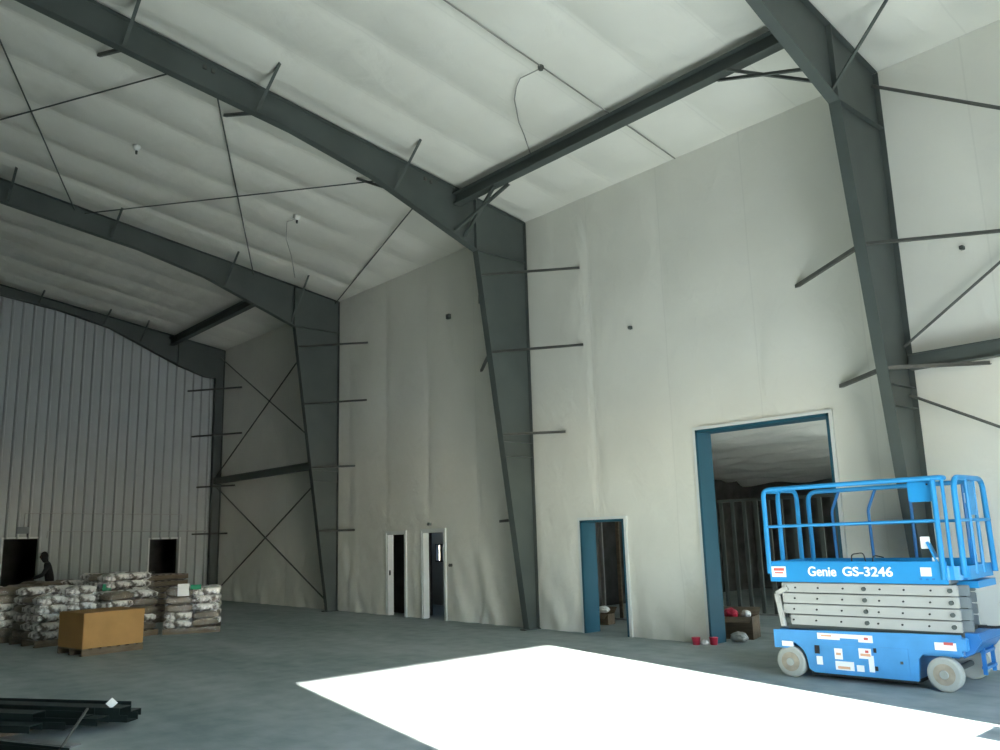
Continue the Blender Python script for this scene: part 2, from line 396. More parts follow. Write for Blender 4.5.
# ------------------------------------------------------------------ rigid frames
RAFT = [(10.9, 7.8), (8.3, 8.76), (6.6, 9.16), (4.4, 9.50), (0, 10.22)]
def flange(mb, pts, x, w, t, sgn):
    """strip of width w along polyline pts (y,z); thickness t to the side sgn of its direction"""
    n = len(pts)
    def nrm(i):
        a = pts[max(i - 1, 0)]; b = pts[min(i + 1, n - 1)]
        d = Vector((b[0] - a[0], b[1] - a[1])).normalized(); return Vector((-d.y, d.x)) * sgn * t
    vs = []
    for i, p in enumerate(pts):
        q = nrm(i)
        vs += [(x - w/2, p[0], p[1]), (x + w/2, p[0], p[1]), (x + w/2, p[0] + q.x, p[1] + q.y), (x - w/2, p[0] + q.x, p[1] + q.y)]
    fs = [(0, 1, 2, 3), (4*n-4, 4*n-1, 4*n-2, 4*n-3)]
    for i in range(n - 1):
        for k in range(4): fs.append((4*i+k, 4*i+(k+1) % 4, 4*i+4+(k+1) % 4, 4*i+4+k))
    mb.add(vs, fs)
ANG = [(0, 0), (.055, 0), (.055, .007), (.007, .007), (.007, .055), (0, .055)]
YO = D - .05
TOPZ = lambda y: zc(y) - .035
def frame(i, x, label, colbr, rafbr):
    t = thing('rigid_frame', label, 'steel frame', (x, YO - .15, 0), 0, 'tapered steel frames down the hall')
    ox, oy = -x, -(YO - .15)
    endf = (i == 3)
    if endf: inner = [(12.02, 0), (12.0, 7.70)]; raft = [(12.0, 7.70), (11.6, 7.72), (10.7, 8.0), (8.35, 9.02), (6.8, 9.38), (4.4, 9.70), (0, 10.4)]
    else: inner = [(12.02, 0), (10.9, 7.8)]; raft = RAFT
    W = .165 if not endf else .2
    zk = inner[1][1]
    def fin(mb, nm, m=M['steel']):
        mb.v = [(a + ox, b + oy, c) for a, b, c in mb.v]
        return mb.build(nm, m, t)
    mb = MB()
    mb.prism([inner[0], (YO, 0), (YO, zk), inner[1]], 0, x - .006, x + .006)
    flange(mb, inner, x, W, .016, 1)
    flange(mb, [(YO, 0), (YO, TOPZ(YO))], x, W, .016, 1)
    fin(mb, 'column')
    mb = MB(); rr = raft
    topl = [(YO - .02, TOPZ(YO)), (8, TOPZ(8)), (4, TOPZ(4)), (0, TOPZ(0))]
    mb.prism([(YO, zk)] + [(YO, TOPZ(YO))] + topl[1:] + rr[::-1], 0, x - .006, x + .006)
    flange(mb, rr, x, W, .016, 1); flange(mb, topl, x, W, .014, -1)
    # beyond the ridge, behind the camera
    mir = [(-a, b) for a, b in rr][::-1]
    mb.prism([(-b, c) for b, c in topl][::-1] + mir[::-1], 0, x - .006, x + .006)
    flange(mb, mir, x, W, .016, 1)
    fin(mb, 'rafter')
    fin(MB().box((x - W/2, 11.9, 0), (x + W/2, YO + .03, .022)), 'base_plate')
    # knee plates
    mb = MB()
    if not endf:
        mb.box((x - W/2, 10.9, zk - .008), (x + W/2, YO, zk + .008)); fin(mb, 'cap_plate')
        mb = MB().box((x - W/2, 10.86, zk), (x + W/2, 10.885, TOPZ(10.9))); fin(mb, 'splice_plate')
        for z in (3.80, 3.50):
            yi = 12.02 - 1.12 * z / 7.8
            mb = MB().box((x - W/2, yi, z - .008), (x + W/2, YO, z + .008)); fin(mb, 'stiffener')
    else:
        mb.box((x - W/2, 10.62, 8.0), (x + W/2, 10.645, TOPZ(10.6))); fin(mb, 'splice_plate')
    for z, dx in colbr:
        yi = 12.02 - 1.12 * z / 7.8
        mb = MB().sweep(ANG, (x + (.06 if dx > 0 else -.06), yi + .02, z), (x + dx, D - .03, z)); fin(mb, 'flange_brace', M['rod'])
    for y, zb, dx in rafbr:
        mb = MB().sweep(ANG, (x + (.06 if dx > 0 else -.06), y + .05, zb + .03), (x + dx, y, zc(y) - .03)); fin(mb, 'flange_brace', M['steel'])
    # bolts at the rafter splice
    if i in (1, 0):
        for yb in (4.95, 5.10, 9.55, 9.7):
            fin(MB().box((x + .006, yb, TOPZ(yb) - .16), (x + .04, yb + .06, TOPZ(yb) - .09)), 'splice_bolt', M['rod'])
    return t
def zb(y, L=RAFT):
    for (a, za), (b, zb_) in zip(L[:-1], L[1:]):
        if b <= y <= a: return za + (zb_ - za) * (a - y) / (a - b)
rb = [(y, zb(y), s) for y in (3.65, 5.9, 8.8) for s in (1.0, -1.35)]
rb2 = rb + [(1.4, zb(1.4), 1.0), (1.4, zb(1.4), -1.0)]
rb3 = rb2 + [(10.75, 7.88, 1.1), (10.75, 7.88, -1.1)]
frame(0, FX[0], 'dark grey steel frame nearest the scissor lift, column leaning past the tall teal opening',
      [(5.70, 1.62), (5.70, -1.62), (3.97, 1.06), (3.97, -1.06)], rb2 + [(10.75, 7.88, 1.1)])
frame(1, FX[1], 'dark grey tapered steel frame standing between the small white doorways and the teal doorway',
      [(7.25, 1.62), (7.25, -1.62), (5.62, 1.62), (5.62, -1.62), (3.91, 1.02), (2.17, -1.1)], rb2)
frame(2, FX[2], 'dark grey tapered steel frame left of the white doorways, cross rods running back from it',
      [(7.20, 1.55), (5.60, 1.50), (3.85, .92), (2.12, .92)], rb3)
frame(3, FX[3], 'slender steel frame set against the ribbed end wall, farthest from the scissor lift', [],
      [(y, zb(y) + .25, 1.0) for y in (3.9, 6.15, 8.1, 9.3)])

# corner braces between end-wall and side-wall girts
for nm, (z, p, q) in zip(('topmost', 'second from the top', 'third from the top', 'lowest'), [(7.15, (-27.10, 12.31), (-28.84, 11.10)), (5.55, (-26.99, 12.31), (-28.84, 11.30)), (3.80, (-27.42, 12.31), (-28.84, 11.55)), (2.20, (-27.9, 12.31), (-28.84, 11.45))]):
    o = MB().sweep(ANG, (p[0], p[1], z), (q[0], q[1], z)).build('corner_brace', M['rod'])
    tag(o, 'short steel angle crossing the far corner post, %s of four' % nm, 'brace', 'corner braces at the end wall')

# struts
def isec(w, h, t=.012):
    w /= 2; return [(-w, -h/2), (w, -h/2), (w, -h/2+t), (t/2, -h/2+t), (t/2, h/2-t), (w, h/2-t), (w, h/2), (-w, h/2), (-w, h/2-t), (-t/2, h/2-t), (-t/2, -h/2+t), (-w, -h/2+t)]
def strut(x0, x1, label, knees):
    y = 10.38; z = zc(y) - .27
    t = thing('eave_strut', label, 'steel beam', ((x0 + x1) / 2, y, z - .14), 0, 'beams bracing the frames below the roof')
    c = Vector(t.location)
    def fin(mb, nm): mb.v = [(a - c.x, b - c.y, d - c.z) for a, b, d in mb.v]; return mb.build(nm, M['steel'], t)
    fin(MB().sweep(isec(.2, .25), (x0, y, z), (x1, y, z)), 'beam')
    for xe, s in knees:
        for dy, oy, ln in ((-.12, .08, 1.55), (.12, -.08, 1.3)):
            fin(MB().sweep(ANG, (xe + s * ln, y + oy, z - .16), (xe + s * .1, y + dy, zb(min(10.85, y + dy)) + .03)), 'knee_brace')
strut(FX[1] + .02, FX[0] - .02, 'long dark steel beam crossing overhead between the two nearest frames', [(FX[1], 1), (FX[0], -1)])
strut(FX[3] + .02, FX[2] - .02, 'dark steel beam below the roof in the far corner bay', [])
def mid_strut(x0, x1, z, label):
    o = MB().sweep(isec(.15, .22), (x0, 12.05, z), (x1, 12.05, z)).build('wall_strut', M['steel'])
    tag(o, label, 'steel beam', 'horizontal beams halfway up the braced bays')
mid_strut(FX[3] + .1, FX[2] - .13, 4.02, 'horizontal steel beam between two crossings of rods in the far corner bay')
mid_strut(FX[0] + .13, XR, 4.13, 'horizontal steel beam leading right from the column behind the scissor lift')

# cross rods
def rod(p, q, label, group, r=.022, m='rod'):
    o = MB().tube([p, q], r, 8).build('brace_rod', M[m]); tag(o, label, 'steel rod', group)
    return o
G = 'crossed rods on the wall of the far corner bay'
a, b, y = FX[3] + .13, FX[2] - .05, 12.10
rod((a, y, 8.45), (b, y, 4.25), 'thin wall rod falling from the far roof corner to the middle of the tapered column', G)
rod((a, y, 4.2), (b, 12.05, 8.30), 'thin wall rod rising from the far post up to the tapered column head', G)
rod((a, y, 3.85), (b + .0, 12.16, .15), 'thin wall rod falling from the far post to the foot of the tapered column', G)
rod((a, y, .15), (b, y, 3.9), 'thin wall rod rising from the foot of the far post to the beam', G)
G = 'crossed rods on the wall right of the scissor lift'
a, b = FX[0] + .05, XR
rod((a, 12.12, 8.45), (b, 12.12, 4.2), 'dark rod running right and slightly down from the head of the nearest column', G, .026)
rod((a, 12.12, 4.38), (b, 12.12, 8.7), 'dark rod climbing right from the beam on the nearest column', G, .020)
rod((a, 12.12, 3.68), (b, 12.12, .2), 'dark rod falling right below the beam on the nearest column', G, .020)
G = 'crossed rods under the roof between the two middle frames'
def rrod(y0, y1, label): # from frame 2 (y0) to frame 3 (y1)
    rod((FX[1] - .02, y0, zc(y0) - .12), (FX[2] + .02, y1, zc(y1) - .12), label, G, .015, 'steel')
rrod(1.36, 5.08, 'roof rod nearest the top left corner, dropping to the middle frame')
rrod(4.93, 1.63, 'roof rod leaving the top left of the ceiling toward the big rafter')
rrod(5.12, 9.64, 'roof rod dropping steeply from the big rafter to the middle rafter')
rrod(9.48, 5.31, 'roof rod crossing the steep one under the roof middle')
rrod(9.82, 12.17, 'roof rod ending at the knee of the tapered column left of the white doorways')

# ------------------------------------------------------------------ small fixings
# cable across the roof with a hanging loop
def zcl(y): return zc(y) - .05
pts = [(-8.60, y, zcl(y) - .01 * (i % 2)) for i, y in enumerate([0.5, 2, 3.5, 5, 6.5, 8, 8.8, 10, 11, 12.25])]
cb = thing('roof_cable', 'grey cable stapled across the roof lining with a loose loop hanging from it', 'cable', (-8.6, 8.8, zcl(8.8)))
def loc(mb, t):
    c = t.location; mb.v = [(a - c.x, b - c.y, d - c.z) for a, b, d in mb.v]; return mb
loc(MB().tube(pts, .012, 6), cb).build('cable_run', M['cable'], cb)
import itertools
hp = [(-8.64, 8.8, 9.26), (-9.0, 8.70, 9.22), (-9.2, 8.8, 9.2), (-9.45, 8.98, 9.14), (-9.66, 9.22, 9.11), (-9.9, 9.5, 9.06), (-10.12, 9.83, 9.02), (-10.32, 10.1, 8.98), (-10.5, 10.35, 8.95)]
loc(MB().tube(hp, .010, 6), cb).build('hanging_loop', M['cable'], cb)
loc(MB().lathe([(.04, -.05), (.05, -.02), (.05, .02), (.03, .04)], (-8.62, 8.8, 9.28), 'z', 12), cb).build('junction_box', M['rod'], cb)
def pendant(loc_, label):
    t = thing('ceiling_socket', label, 'fixture', loc_, 0, 'small fittings on the roof lining')
    MB().lathe([(.07, .02), (.075, -.03), (.05, -.08), (.02, -.10)], (0, 0, 0), 'z', 14).build('housing', M['white_paint'], t, True)
    MB().lathe([(.025, -.10), (.022, -.17)], (0, 0, 0), 'z', 10).build('socket', M['steel'], t)
pendant((-16.63, 5.15, zc(5.15) - .03), 'small white fitting on the ceiling between the two long rafters')
pendant((-16.72, 8.81, zc(8.81) - .03), 'small dark fitting with trailing wire on the ceiling near the steep roof rod')
tag(MB().tube([(-16.72, 8.81, zc(8.81) - .08), (-17.0, 8.7, zc(8.7) - .12), (-17.5, 8.95, zc(9) - .3), (-17.7, 9.2, zc(9.2) - .6), (-17.7, 9.3, zc(9.3) - 1.1)], .009, 5).build('loose_wire', M['cable']), 'thin wire trailing from the ceiling fitting by the steep rod', 'wire')
def stub(x, z, label, s=.05):
    t = thing('wall_box', label, 'fixture', (x, D - .03, z), 0, 'small dark boxes on the lined wall')
    MB().box((-s, -.06, -s), (s, .02, s)).build('box', M['steel'], t, bevel=.006)
    MB().tube([(0, -.06, 0), (0, -.09, -s * .2)], s * .3, 8).build('nipple', M['rod'], t)
stub(-9.94, 5.74, 'tiny dark stub high on the white wall above the teal doorways', .03)
stub(-15.55, 7.18, 'small grey box with splayed clips high on the wall left of the middle column', .06)
stub(-16.43, 2.21, 'small dark box just above the doorway with the bright window', .035)
stub(-15.62, 1.25, 'small switch box beside the doorway with the bright window', .035)
stub(-3.98, 5.66, 'tiny dark stub under the long brace at the right of the wall', .028)
tag(MB().tube([(XL + .115, 6.30, 2.55), (XL + .115, 6.30, 2.96), (XL + .115, 11.05, 2.90), (XL + .115, 11.05, 2.5)], .018, 6).build('conduit', M['galv']), 'upper thin conduit running over both dark doorways on the ribbed wall', 'conduit', 'conduits on the ribbed wall')
tag(MB().tube([(XL + .115, 6.95, 2.2), (XL + .115, 6.95, 2.40), (XL + .115, 11.95, 2.33)], .018, 6).build('conduit', M['galv']), 'lower thin conduit running over the right dark doorway on the ribbed wall', 'conduit', 'conduits on the ribbed wall')
pb = thing('electrical_panel', 'small grey electrical box above the left dark doorway', 'electrical box', (XL + .05, 6.27, 2.45))
MB().box((-.02, -.16, -.10), (.1, .16, .10)).build('cabinet', M['arm_dark'], pb, bevel=.01)
MB().box((.1, -.14, -.08), (.112, .14, .08)).build('cover', M['arm_dark'], pb)

# ------------------------------------------------------------------ studs in the lean-to
st = thing('stud_partition', 'bare metal stud partition standing in the dark lean-to room', 'partition', (-8.0, 17, 0))
CH = [(-.045, -.02), (.045, -.02), (.045, .02), (.042, .02), (.042, -.017), (-.042, -.017), (-.042, .02), (-.045, .02)]
MB().box((-6, -.05, 0), (6.5, .05, .04)).build('bottom_track', M['galv'], st)
MB().box((-6, -.05, 2.5), (6.5, .05, 2.56)).build('top_track', M['steel'], st)
for k in range(40):
    x = -5.8 + k * .305
    MB().sweep(CH, (x, 0, .04), (x, 0, 2.5), up=(0, 1, 0)).build('stud', M['steel'], st)
st = thing('stud_partition', 'pale metal studs showing through the smaller teal doorway', 'partition', (-12.9, 14.6, 0))
MB().box((-1.2, -.05, 0), (1.6, .05, .04)).build('bottom_track', M['galv'], st)
MB().box((-1.2, -.05, 3.3), (1.6, .05, 3.36)).build('top_track', M['galv'], st)
for k in range(6):
    MB().sweep(CH, (-1.1 + k * .5, 0, .04), (-1.1 + k * .5, 0, 3.3), up=(0, 1, 0)).build('stud', M['wood'] if k % 2 else M['galv'], st)

# ------------------------------------------------------------------ debris at the tall opening
def flapbox(name, label, cat, L, rz, s, m, group=None):
    t = thing(name, label, cat, L, rz, group); a, b, h = s
    mb = MB(); w = .008
    mb.box((-a, -b, 0), (a, b, w)).box((-a, -b, 0), (-a + w, b, h)).box((a - w, -b, 0), (a, b, h)).box((-a, -b, 0), (a, -b + w, h)).box((-a, b - w, 0), (a, b, h))
    mb.build('carton', m, t)
    MB().add([(-a, -b, h), (a, -b, h), (a, -b - .16, h - .08), (-a, -b - .16, h - .08)], [(0, 1, 2, 3), (3, 2, 1, 0)]).build('flap', m, t)
    MB().add([(-a, b, h), (a, b, h), (a, b + .12, h + .12), (-a, b + .12, h + .12)], [(0, 1, 2, 3), (3, 2, 1, 0)]).build('flap', m, t)
    return t
flapbox('open_carton', 'open brown carton full of scraps just inside the tall teal opening', 'box', (-8.80, 13.35, 0), .3, (.36, .25, .38), M['wood'])
def lump(name, label, cat, c, s, m, seed, group=None, rz=0):
    me = bpy.data.meshes.new(name); bm = bmesh.new(); bmesh.ops.create_icosphere(bm, subdivisions=3, radius=1)
    for v in bm.verts:
        k = 1 + .22 * noise.noise(v.co * 1.7 + Vector((seed, 0, 0))) + .1 * noise.noise(v.co * 4 + Vector((0, seed, 0)))
        v.co = Vector((v.co.x * s[0] * k, v.co.y * s[1] * k, max(-s[2], v.co.z * s[2] * k * 1.1)))
    bm.to_mesh(me); bm.free(); me.materials.append(m)
    o = bpy.data.objects.new(name, me); COL.objects.link(o); o.location = (c[0], c[1], c[2] + s[2]); o.rotation_euler = (0, 0, rz)
    tag(o, label, cat, group); return o
lump('red_wrapper', 'crumpled red wrapper in the carton inside the tall opening', 'wrapper', (-8.86, 13.3, .32), (.14, .1, .09), M['red'], 1)
lump('white_wrapper', 'crumpled white wrapper in the carton inside the tall opening', 'wrapper', (-8.62, 13.42, .33), (.09, .08, .07), M['sticker'], 2)
def can(label, c, m, rz):
    t = thing('plastic_tub', label, 'tub', c, rz, 'plastic tubs on the floor by the tall opening')
    MB().lathe([(.075, 0), (.085, .01), (.1, .17), (.104, .18)], (0, 0, 0), 'z', 18).build('tub_body', m, t, True)
    t.scale = (.7, .7, .62)
    MB().lathe([(.107, .175), (.107, .195), (.09, .2)], (0, 0, 0), 'z', 18).build('lid', m, t)
can('red plastic tub at the foot of the wall, left one of two', (-8.80, 12.14, 0), M['red'], 0)
can('red plastic tub by the jamb foot, right one of two', (-8.56, 12.30, 0), M['red'], 1)
lump('white_bag', 'small crumpled white bag between the red tubs', 'bag', (-8.67, 12.20, 0), (.06, .05, .04), M['sticker'], 5)
lump('white_bag', 'larger crumpled white bag on the threshold of the tall opening', 'bag', (-8.42, 12.85, 0), (.16, .12, .08), M['plain'], 6)
lump('plastic_sheet', 'heap of pale plastic sheet on the floor beside the lift base', 'sheet', (-7.75, 13.7, 0), (.4, .3, .07), M['plain'], 8)
lump('white_bag', 'small white bundle inside the smaller teal doorway', 'bag', (-12.22, 13.7, .23), (.14, .1, .07), M['sticker'], 11)
flapbox('open_carton', 'small brown carton inside the smaller teal doorway', 'box', (-12.22, 13.72, 0), .2, (.16, .14, .22), M['wood'])

# ------------------------------------------------------------------ scissor lift
LA = (-6.02, 10.26, 0)
LIFT = thing('scissor_lift', 'blue electric scissor lift with railed platform parked by the tall teal opening', 'scissor lift', LA, math.radians(4.685))
def L(mb, nm, m, p=None, smooth=False, bevel=0): return mb.build(nm, m, p or LIFT, smooth, bevel)
def arc(cx, cz, r, a0, a1, n=6): return [(cx + r * math.cos(math.radians(a0 + (a1 - a0) * i / n)), cz + r * math.sin(math.radians(a0 + (a1 - a0) * i / n))) for i in range(n + 1)]
DW = 1.15
# base
side = [(-.17, .36), (-.17, .585)] + [(2.08, .635), (2.08, .40)] + [(1.66, .40), (1.60, .34), (1.58, .09)] + [(.34, .09), (.27, .13)] + arc(0, .2, .26, 0, 70, 6)[1:] + [(.06, .385), (0.0, .36)]
mb = MB().prism(side, 1, .0, .05).prism(side, 1, DW - .05, DW); base = L(mb, 'base_frame', M['blue_light'])
L(MB().box((.30, .05, .10), (1.56, DW - .05, .60)).box((-.15, .14, .36), (2.0, DW - .14, .585)), 'chassis_core', M['blue_dark'])
L(MB().box((.3, .02, .06), (1.56, DW - .02, .10)), 'underside_pan', M['black'])
dr = L(MB().box((.46, -.012, .13), (1.08, 0, .45)), 'tray_door', M['blue_light'], None, bevel=.004)
L(MB().box((1.10, -.018, .38), (1.13, 0, .43)).box((1.10, -.018, .17), (1.13, 0, .22)), 'hinge', M['black'], dr)
dr = L(MB().box((1.17, -.010, .13), (1.50, 0, .45)), 'tray_door', M['blue_light'], None, bevel=.004)
L(MB().box((1.40, -.02, .27), (1.43, -.008, .30)), 'latch', M['steel'], dr)
L(MB().box((.37, -.012, .32), (.43, .002, .42)), 'charger_socket', M['black'])
for (a, b, z0, z1, m) in [(-.06, .09, .385, .45, 'sticker'), (.42, .70, .50, .575, 'sticker'), (.70, .93, .525, .575, 'sticker'), (.93, 1.10, .49, .575, 'sticker'),
                          (.385, .46, .19, .29, 'sticker'), (.62, .72, .27, .40, 'sticker'), (.62, .85, .145, .25, 'sticker'), (.92, 1.07, .30, .42, 'sticker'),
                          (1.03, 1.09, .15, .34, 'sticker'), (.88, .97, .145, .22, 'sticker'), (1.80, 2.03, .46, .545, 'sticker'),
                          (.94, 1.06, .33, .36, 'sticker_orange'), (.64, .70, .32, .35, 'sticker_orange'), (.65, .80, .16, .19, 'sticker_orange'), (.47, .60, .535, .555, 'sticker_orange'), (1.0, 1.05, .52, .55, 'sticker_red'), (1.0, 1.04, .37, .40, 'sticker_red'), (1.90, 2.0, .52, .55, 'sticker_red')]:
    y = -.014 if m == 'sticker' else -.017
    d = L(MB().box((a, y, z0), (b, 0, z1)), 'decal', M[m])
# wheels
def wheel(u, o0, s):
    wl = L(MB().lathe([(.165, 0), (.188, .012), (.193, .03), (.193, .10), (.188, .118), (.165, .13)], (u, o0, .193), 'y', 36), 'wheel', M['tyre'], None, False)
    f = o0 - .004 if s < 0 else o0 + .134
    L(MB().lathe([(.115, 0), (.115, -s * -.01), (.10, -s * -.012)] if False else [(.118, -.004), (.118, .004)], (u, f, .193), 'y', 28), 'rim', M['hub'], wl)
    hb = L(MB().lathe([(.045, -.02), (.05, -.01), (.05, .02), (.045, .025)], (u, f, .193), 'y', 16), 'hub_cap', M['tyre'], wl)
wheel(.03, .0, -1); wheel(1.87, -.02, -1); wheel(.03, DW - .13, 1); wheel(1.87, DW - .11, 1)
L(MB().tube([(1.87, .1, .193), (1.87, DW - .1, .193)], .035, 10), 'axle', M['steel']); L(MB().tube([(.03, .1, .193), (.03, DW - .1, .193)], .035, 10), 'axle', M['steel'])
L(MB().box((1.70, .0, .395), (2.05, .16, .42)).box((1.82, .12, .19), (1.92, .18, .42)), 'steer_yoke', M['blue_light'])
# end step, ladder and bracket
L(MB().prism([(2.05, .36), (2.18, .44), (2.27, .56), (2.24, .65), (2.0, .65)], 1, .12, DW - .12), 'end_bracket', M['blue_dark'], bevel=.01)
L(MB().box((2.02, -.01, .46), (2.14, .10, .60)), 'corner_bracket', M['blue_light'], bevel=.01)
L(MB().box((2.10, .20, .47), (2.20, .26, .60)).box((2.05, .12, .40), (2.08, .45, .50)), 'tie_down', M['sticker'])
ladder = MB()
for o in (.42, .80): ladder.box((2.16, o, .16), (2.20, o + .04, .60))
ladder.box((2.15, .42, .22), (2.21, .84, .25)).box((2.15, .42, .40), (2.21, .84, .43))
L(ladder, 'ladder', M['blue_dark'])
# scissor stack
for k in range(4):
    z = .655 + .135 * k
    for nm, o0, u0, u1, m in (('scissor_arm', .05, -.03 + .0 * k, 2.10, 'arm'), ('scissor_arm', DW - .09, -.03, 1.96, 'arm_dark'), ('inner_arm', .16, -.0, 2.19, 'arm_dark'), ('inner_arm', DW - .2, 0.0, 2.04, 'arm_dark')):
        if k == 0 and nm == 'scissor_arm': u0 = .06
        a = L(MB().box((u0, o0, z), (u1, o0 + .045, z + .122)), nm, M[m], bevel=.008)
        if o0 == .05:
            for u in (.10, .40, .72, 1.17, 1.45, 1.75):
                L(MB().lathe([(.012, 0), (.012, -.012)], (u + .02 * k, .05, z + .06), 'y', 8), 'bolt', M['black'], a)
            for u in (1.04, 2.02): L(MB().lathe([(.026, 0), (.026, -.025), (.018, -.028)], (u, .05, z + .06), 'y', 12), 'pivot_pin', M['steel'], a)
    for u in (1.04, 2.02, .08): L(MB().tube([(min(u, 1.92), .07, z + .06), (min(u, 1.92), DW - .07, z + .06)], .022, 8), 'cross_pin', M['steel'])
L(MB().box((.0, .1, .60), (2.1, DW - .1, .655)), 'slide_channel', M['steel'])
L(MB().sweep([(-.02, -.03), (.02, -.03), (.02, .03), (-.02, .03)], (-.03, .03, .63), (-.09, .03, 1.04)), 'link_bar', M['arm'])
L(MB().sweep([(-.02, -.03), (.02, -.03), (.02, .03), (-.02, .03)], (-.09, .03, 1.04), (.06, .03, 1.12)), 'link_bar', M['arm'])
L(MB().lathe([(.02, 0), (.02, .25)], (.45, .3, .60), 'z', 10), 'limit_post', M['black'])
# platform
ZB, ZT = 1.195, 1.455
plat = L(MB().box((-.14, .02, 1.2), (2.05, DW - .02, 1.25)), 'platform_deck', M['arm_dark'])
L(MB().box((-.15, 0, ZB), (2.03, .02, ZT)), 'toe_board', M['blue'], plat, bevel=.003)
L(MB().box((-.15, DW - .02, ZB), (2.03, DW, ZT)), 'toe_board', M['blue'], plat)
L(MB().box((-.15, 0.02, ZB), (-.13, DW - .02, ZT)), 'toe_board', M['blue'], plat)
cs = [(2.03, 0.0)] + [(2.05 + .18 * math.sin(math.radians(t)), .19 - .18 * math.cos(math.radians(t))) for t in range(0, 91, 15)] + [(2.23, DW - .05), (2.03, DW - .05), (2.03, DW - .07), (2.21, DW - .07)] + [(2.05 + .16 * math.sin(math.radians(t)), .19 - .16 * math.cos(math.radians(t))) for t in range(90, -1, -15)] + [(2.03, .02)]
L(MB().prism(cs, 2, 1.245, 1.40), 'extension_toe_board', M['blue'], plat)
L(MB().box((2.0, .06, 1.25), (2.22, DW - .06, 1.27)), 'extension_deck', M['blue_dark'], plat)
L(MB().box((2.03, .3, 1.14), (2.26, DW - .1, 1.22)), 'extension_slide', M['blue'], plat)
# text and stickers
def text(s, u, z, size, nm='lettering', bold=.012, sx=1):
    c = bpy.data.curves.new(nm, 'FONT'); c.body = s; c.size = size; c.extrude = .003; c.offset = bold * size
    c.materials.append(M['letter']); tmp = bpy.data.objects.new('tmp', c); COL.objects.link(tmp)
    bpy.context.view_layer.update(); me = bpy.data.meshes.new_from_object(tmp.evaluated_get(bpy.context.evaluated_depsgraph_get()))
    bpy.data.objects.remove(tmp); bpy.data.curves.remove(c)
    o = bpy.data.objects.new(nm, me); COL.objects.link(o); o.parent = plat
    o.location = (u, -.004, z); o.rotation_euler = (PI / 2, 0, 0); o.scale = (sx, 1, 1); return o
text('Genie', .37, 1.275, .165, bold=.02, sx=.93)
text('GS-3246', .815, 1.28, .155, bold=.022, sx=1.12)
L(MB().box((-.12, -.004, 1.255), (.075, 0, 1.39)), 'decal', M['sticker'], plat)
L(MB().box((-.09, -.006, 1.335), (.055, 0, 1.37)).box((-.08, -.006, 1.30), (.04, 0, 1.318)), 'decal', M['sticker_red'], plat)
L(MB().box((1.74, -.004, 1.285), (1.86, 0, 1.385)), 'decal', M['sticker'], plat)
for u, z in ((1.72, 1.255), (1.79, 1.25), (1.86, 1.255)): L(MB().box((u, -.004, z - .012), (u + .03, 0, z + .008)), 'decal', M['blue_dark'], plat)
# guard rails
R1, R2 = .031, .019
def rnd(pts, r=.09, n=5):
    """round the corners of a polyline"""
    P = [Vector(p) for p in pts]; out = [P[0]]
    for a, b, c in zip(P[:-2], P[1:-1], P[2:]):
        d0 = (a - b).normalized(); d1 = (c - b).normalized(); k = min(r, (a - b).length * .45, (c - b).length * .45)
        s, e = b + d0 * k, b + d1 * k
        for i in range(n + 1):
            t = i / n; out.append(s * (1 - t) ** 2 + b * 2 * t * (1 - t) + e * t * t)
    out.append(P[-1]); return out
TZ = 2.40
L(MB().tube(rnd([(-.15, .0, 1.30), (-.15, .0, TZ), (2.07, .0, TZ + .02), (2.07, .16, TZ + .02)], .1), R1, 10), 'top_rail', M['blue'])
L(MB().tube([(1.99, 0.0, 1.25), (1.99, 0.0, TZ + .01)], R1, 10), 'rail_post', M['blue'])
L(MB().tube([(2.08, .04, 1.25), (2.08, .04, TZ)], .02, 10), 'rail_post', M['blue'])
L(MB().tube([(-.15, 0, 1.91), (2.0, 0, 1.925)], R2, 8), 'mid_rail', M['blue'])
L(MB().tube(rnd([(-.15, .42, 1.30), (-.15, .42, TZ), (-.15, 1.02, TZ), (-.15, 1.02, 1.30)], .14), R1, 10), 'gate_rail', M['blue'])
L(MB().tube([(-.15, 0.0, 1.91), (-.15, DW, 1.91)], R2, 8), 'mid_rail', M['blue'])
L(MB().tube([(-.15, 0.0, TZ - .03), (-.15, .42, TZ - .03)], R2, 8), 'gate_top', M['blue'])
L(MB().tube(rnd([(-.04, DW, 1.30), (-.04, DW, TZ - .02), (2.07, DW, TZ)], .14), R1, 10), 'top_rail', M['blue'])
L(MB().tube([(0.02, DW, 1.91), (2.07, DW, 1.92)], R2, 8), 'mid_rail', M['blue'])
for u in (.30, .80): L(MB().tube(rnd([(u, DW, 1.40), (u - .01, DW, 2.10), (u + .12, DW, TZ - .01)], .05), .021, 8), 'bent_post', M['blue_dark'])
for u in (1.35, 2.0): L(MB().tube([(u, DW, 1.40), (u, DW, TZ - .01)], .021, 8), 'rail_post', M['blue_dark'])
# end rail of the extension deck
L(MB().tube(rnd([(2.20, .05, 1.30), (2.20, .05, TZ + .02), (2.25, 1.05, TZ + .02), (2.27, 1.05, 1.30)], .16), R1 + .002, 10), 'end_rail', M['blue'])
L(MB().tube([(2.20, .05, 1.92), (2.28, 1.05, 1.92)], R2, 8), 'mid_rail', M['blue'])
for o in (.42, .72): L(MB().tube([(2.23, o, 1.30), (2.23, o, TZ)], .022, 8), 'rail_post', M['blue'])
gp = L(MB().box((2.22, .46, 1.98), (2.24, .70, 2.38)), 'gate_plate', M['blue'])
L(MB().box((2.19, .45, 2.12), (2.218, .64, 2.24)), 'decal', M['sticker'], gp)
L(MB().box((2.19, .38, 1.42), (2.22, .50, 1.70)), 'manual_box', M['blue_dark'])
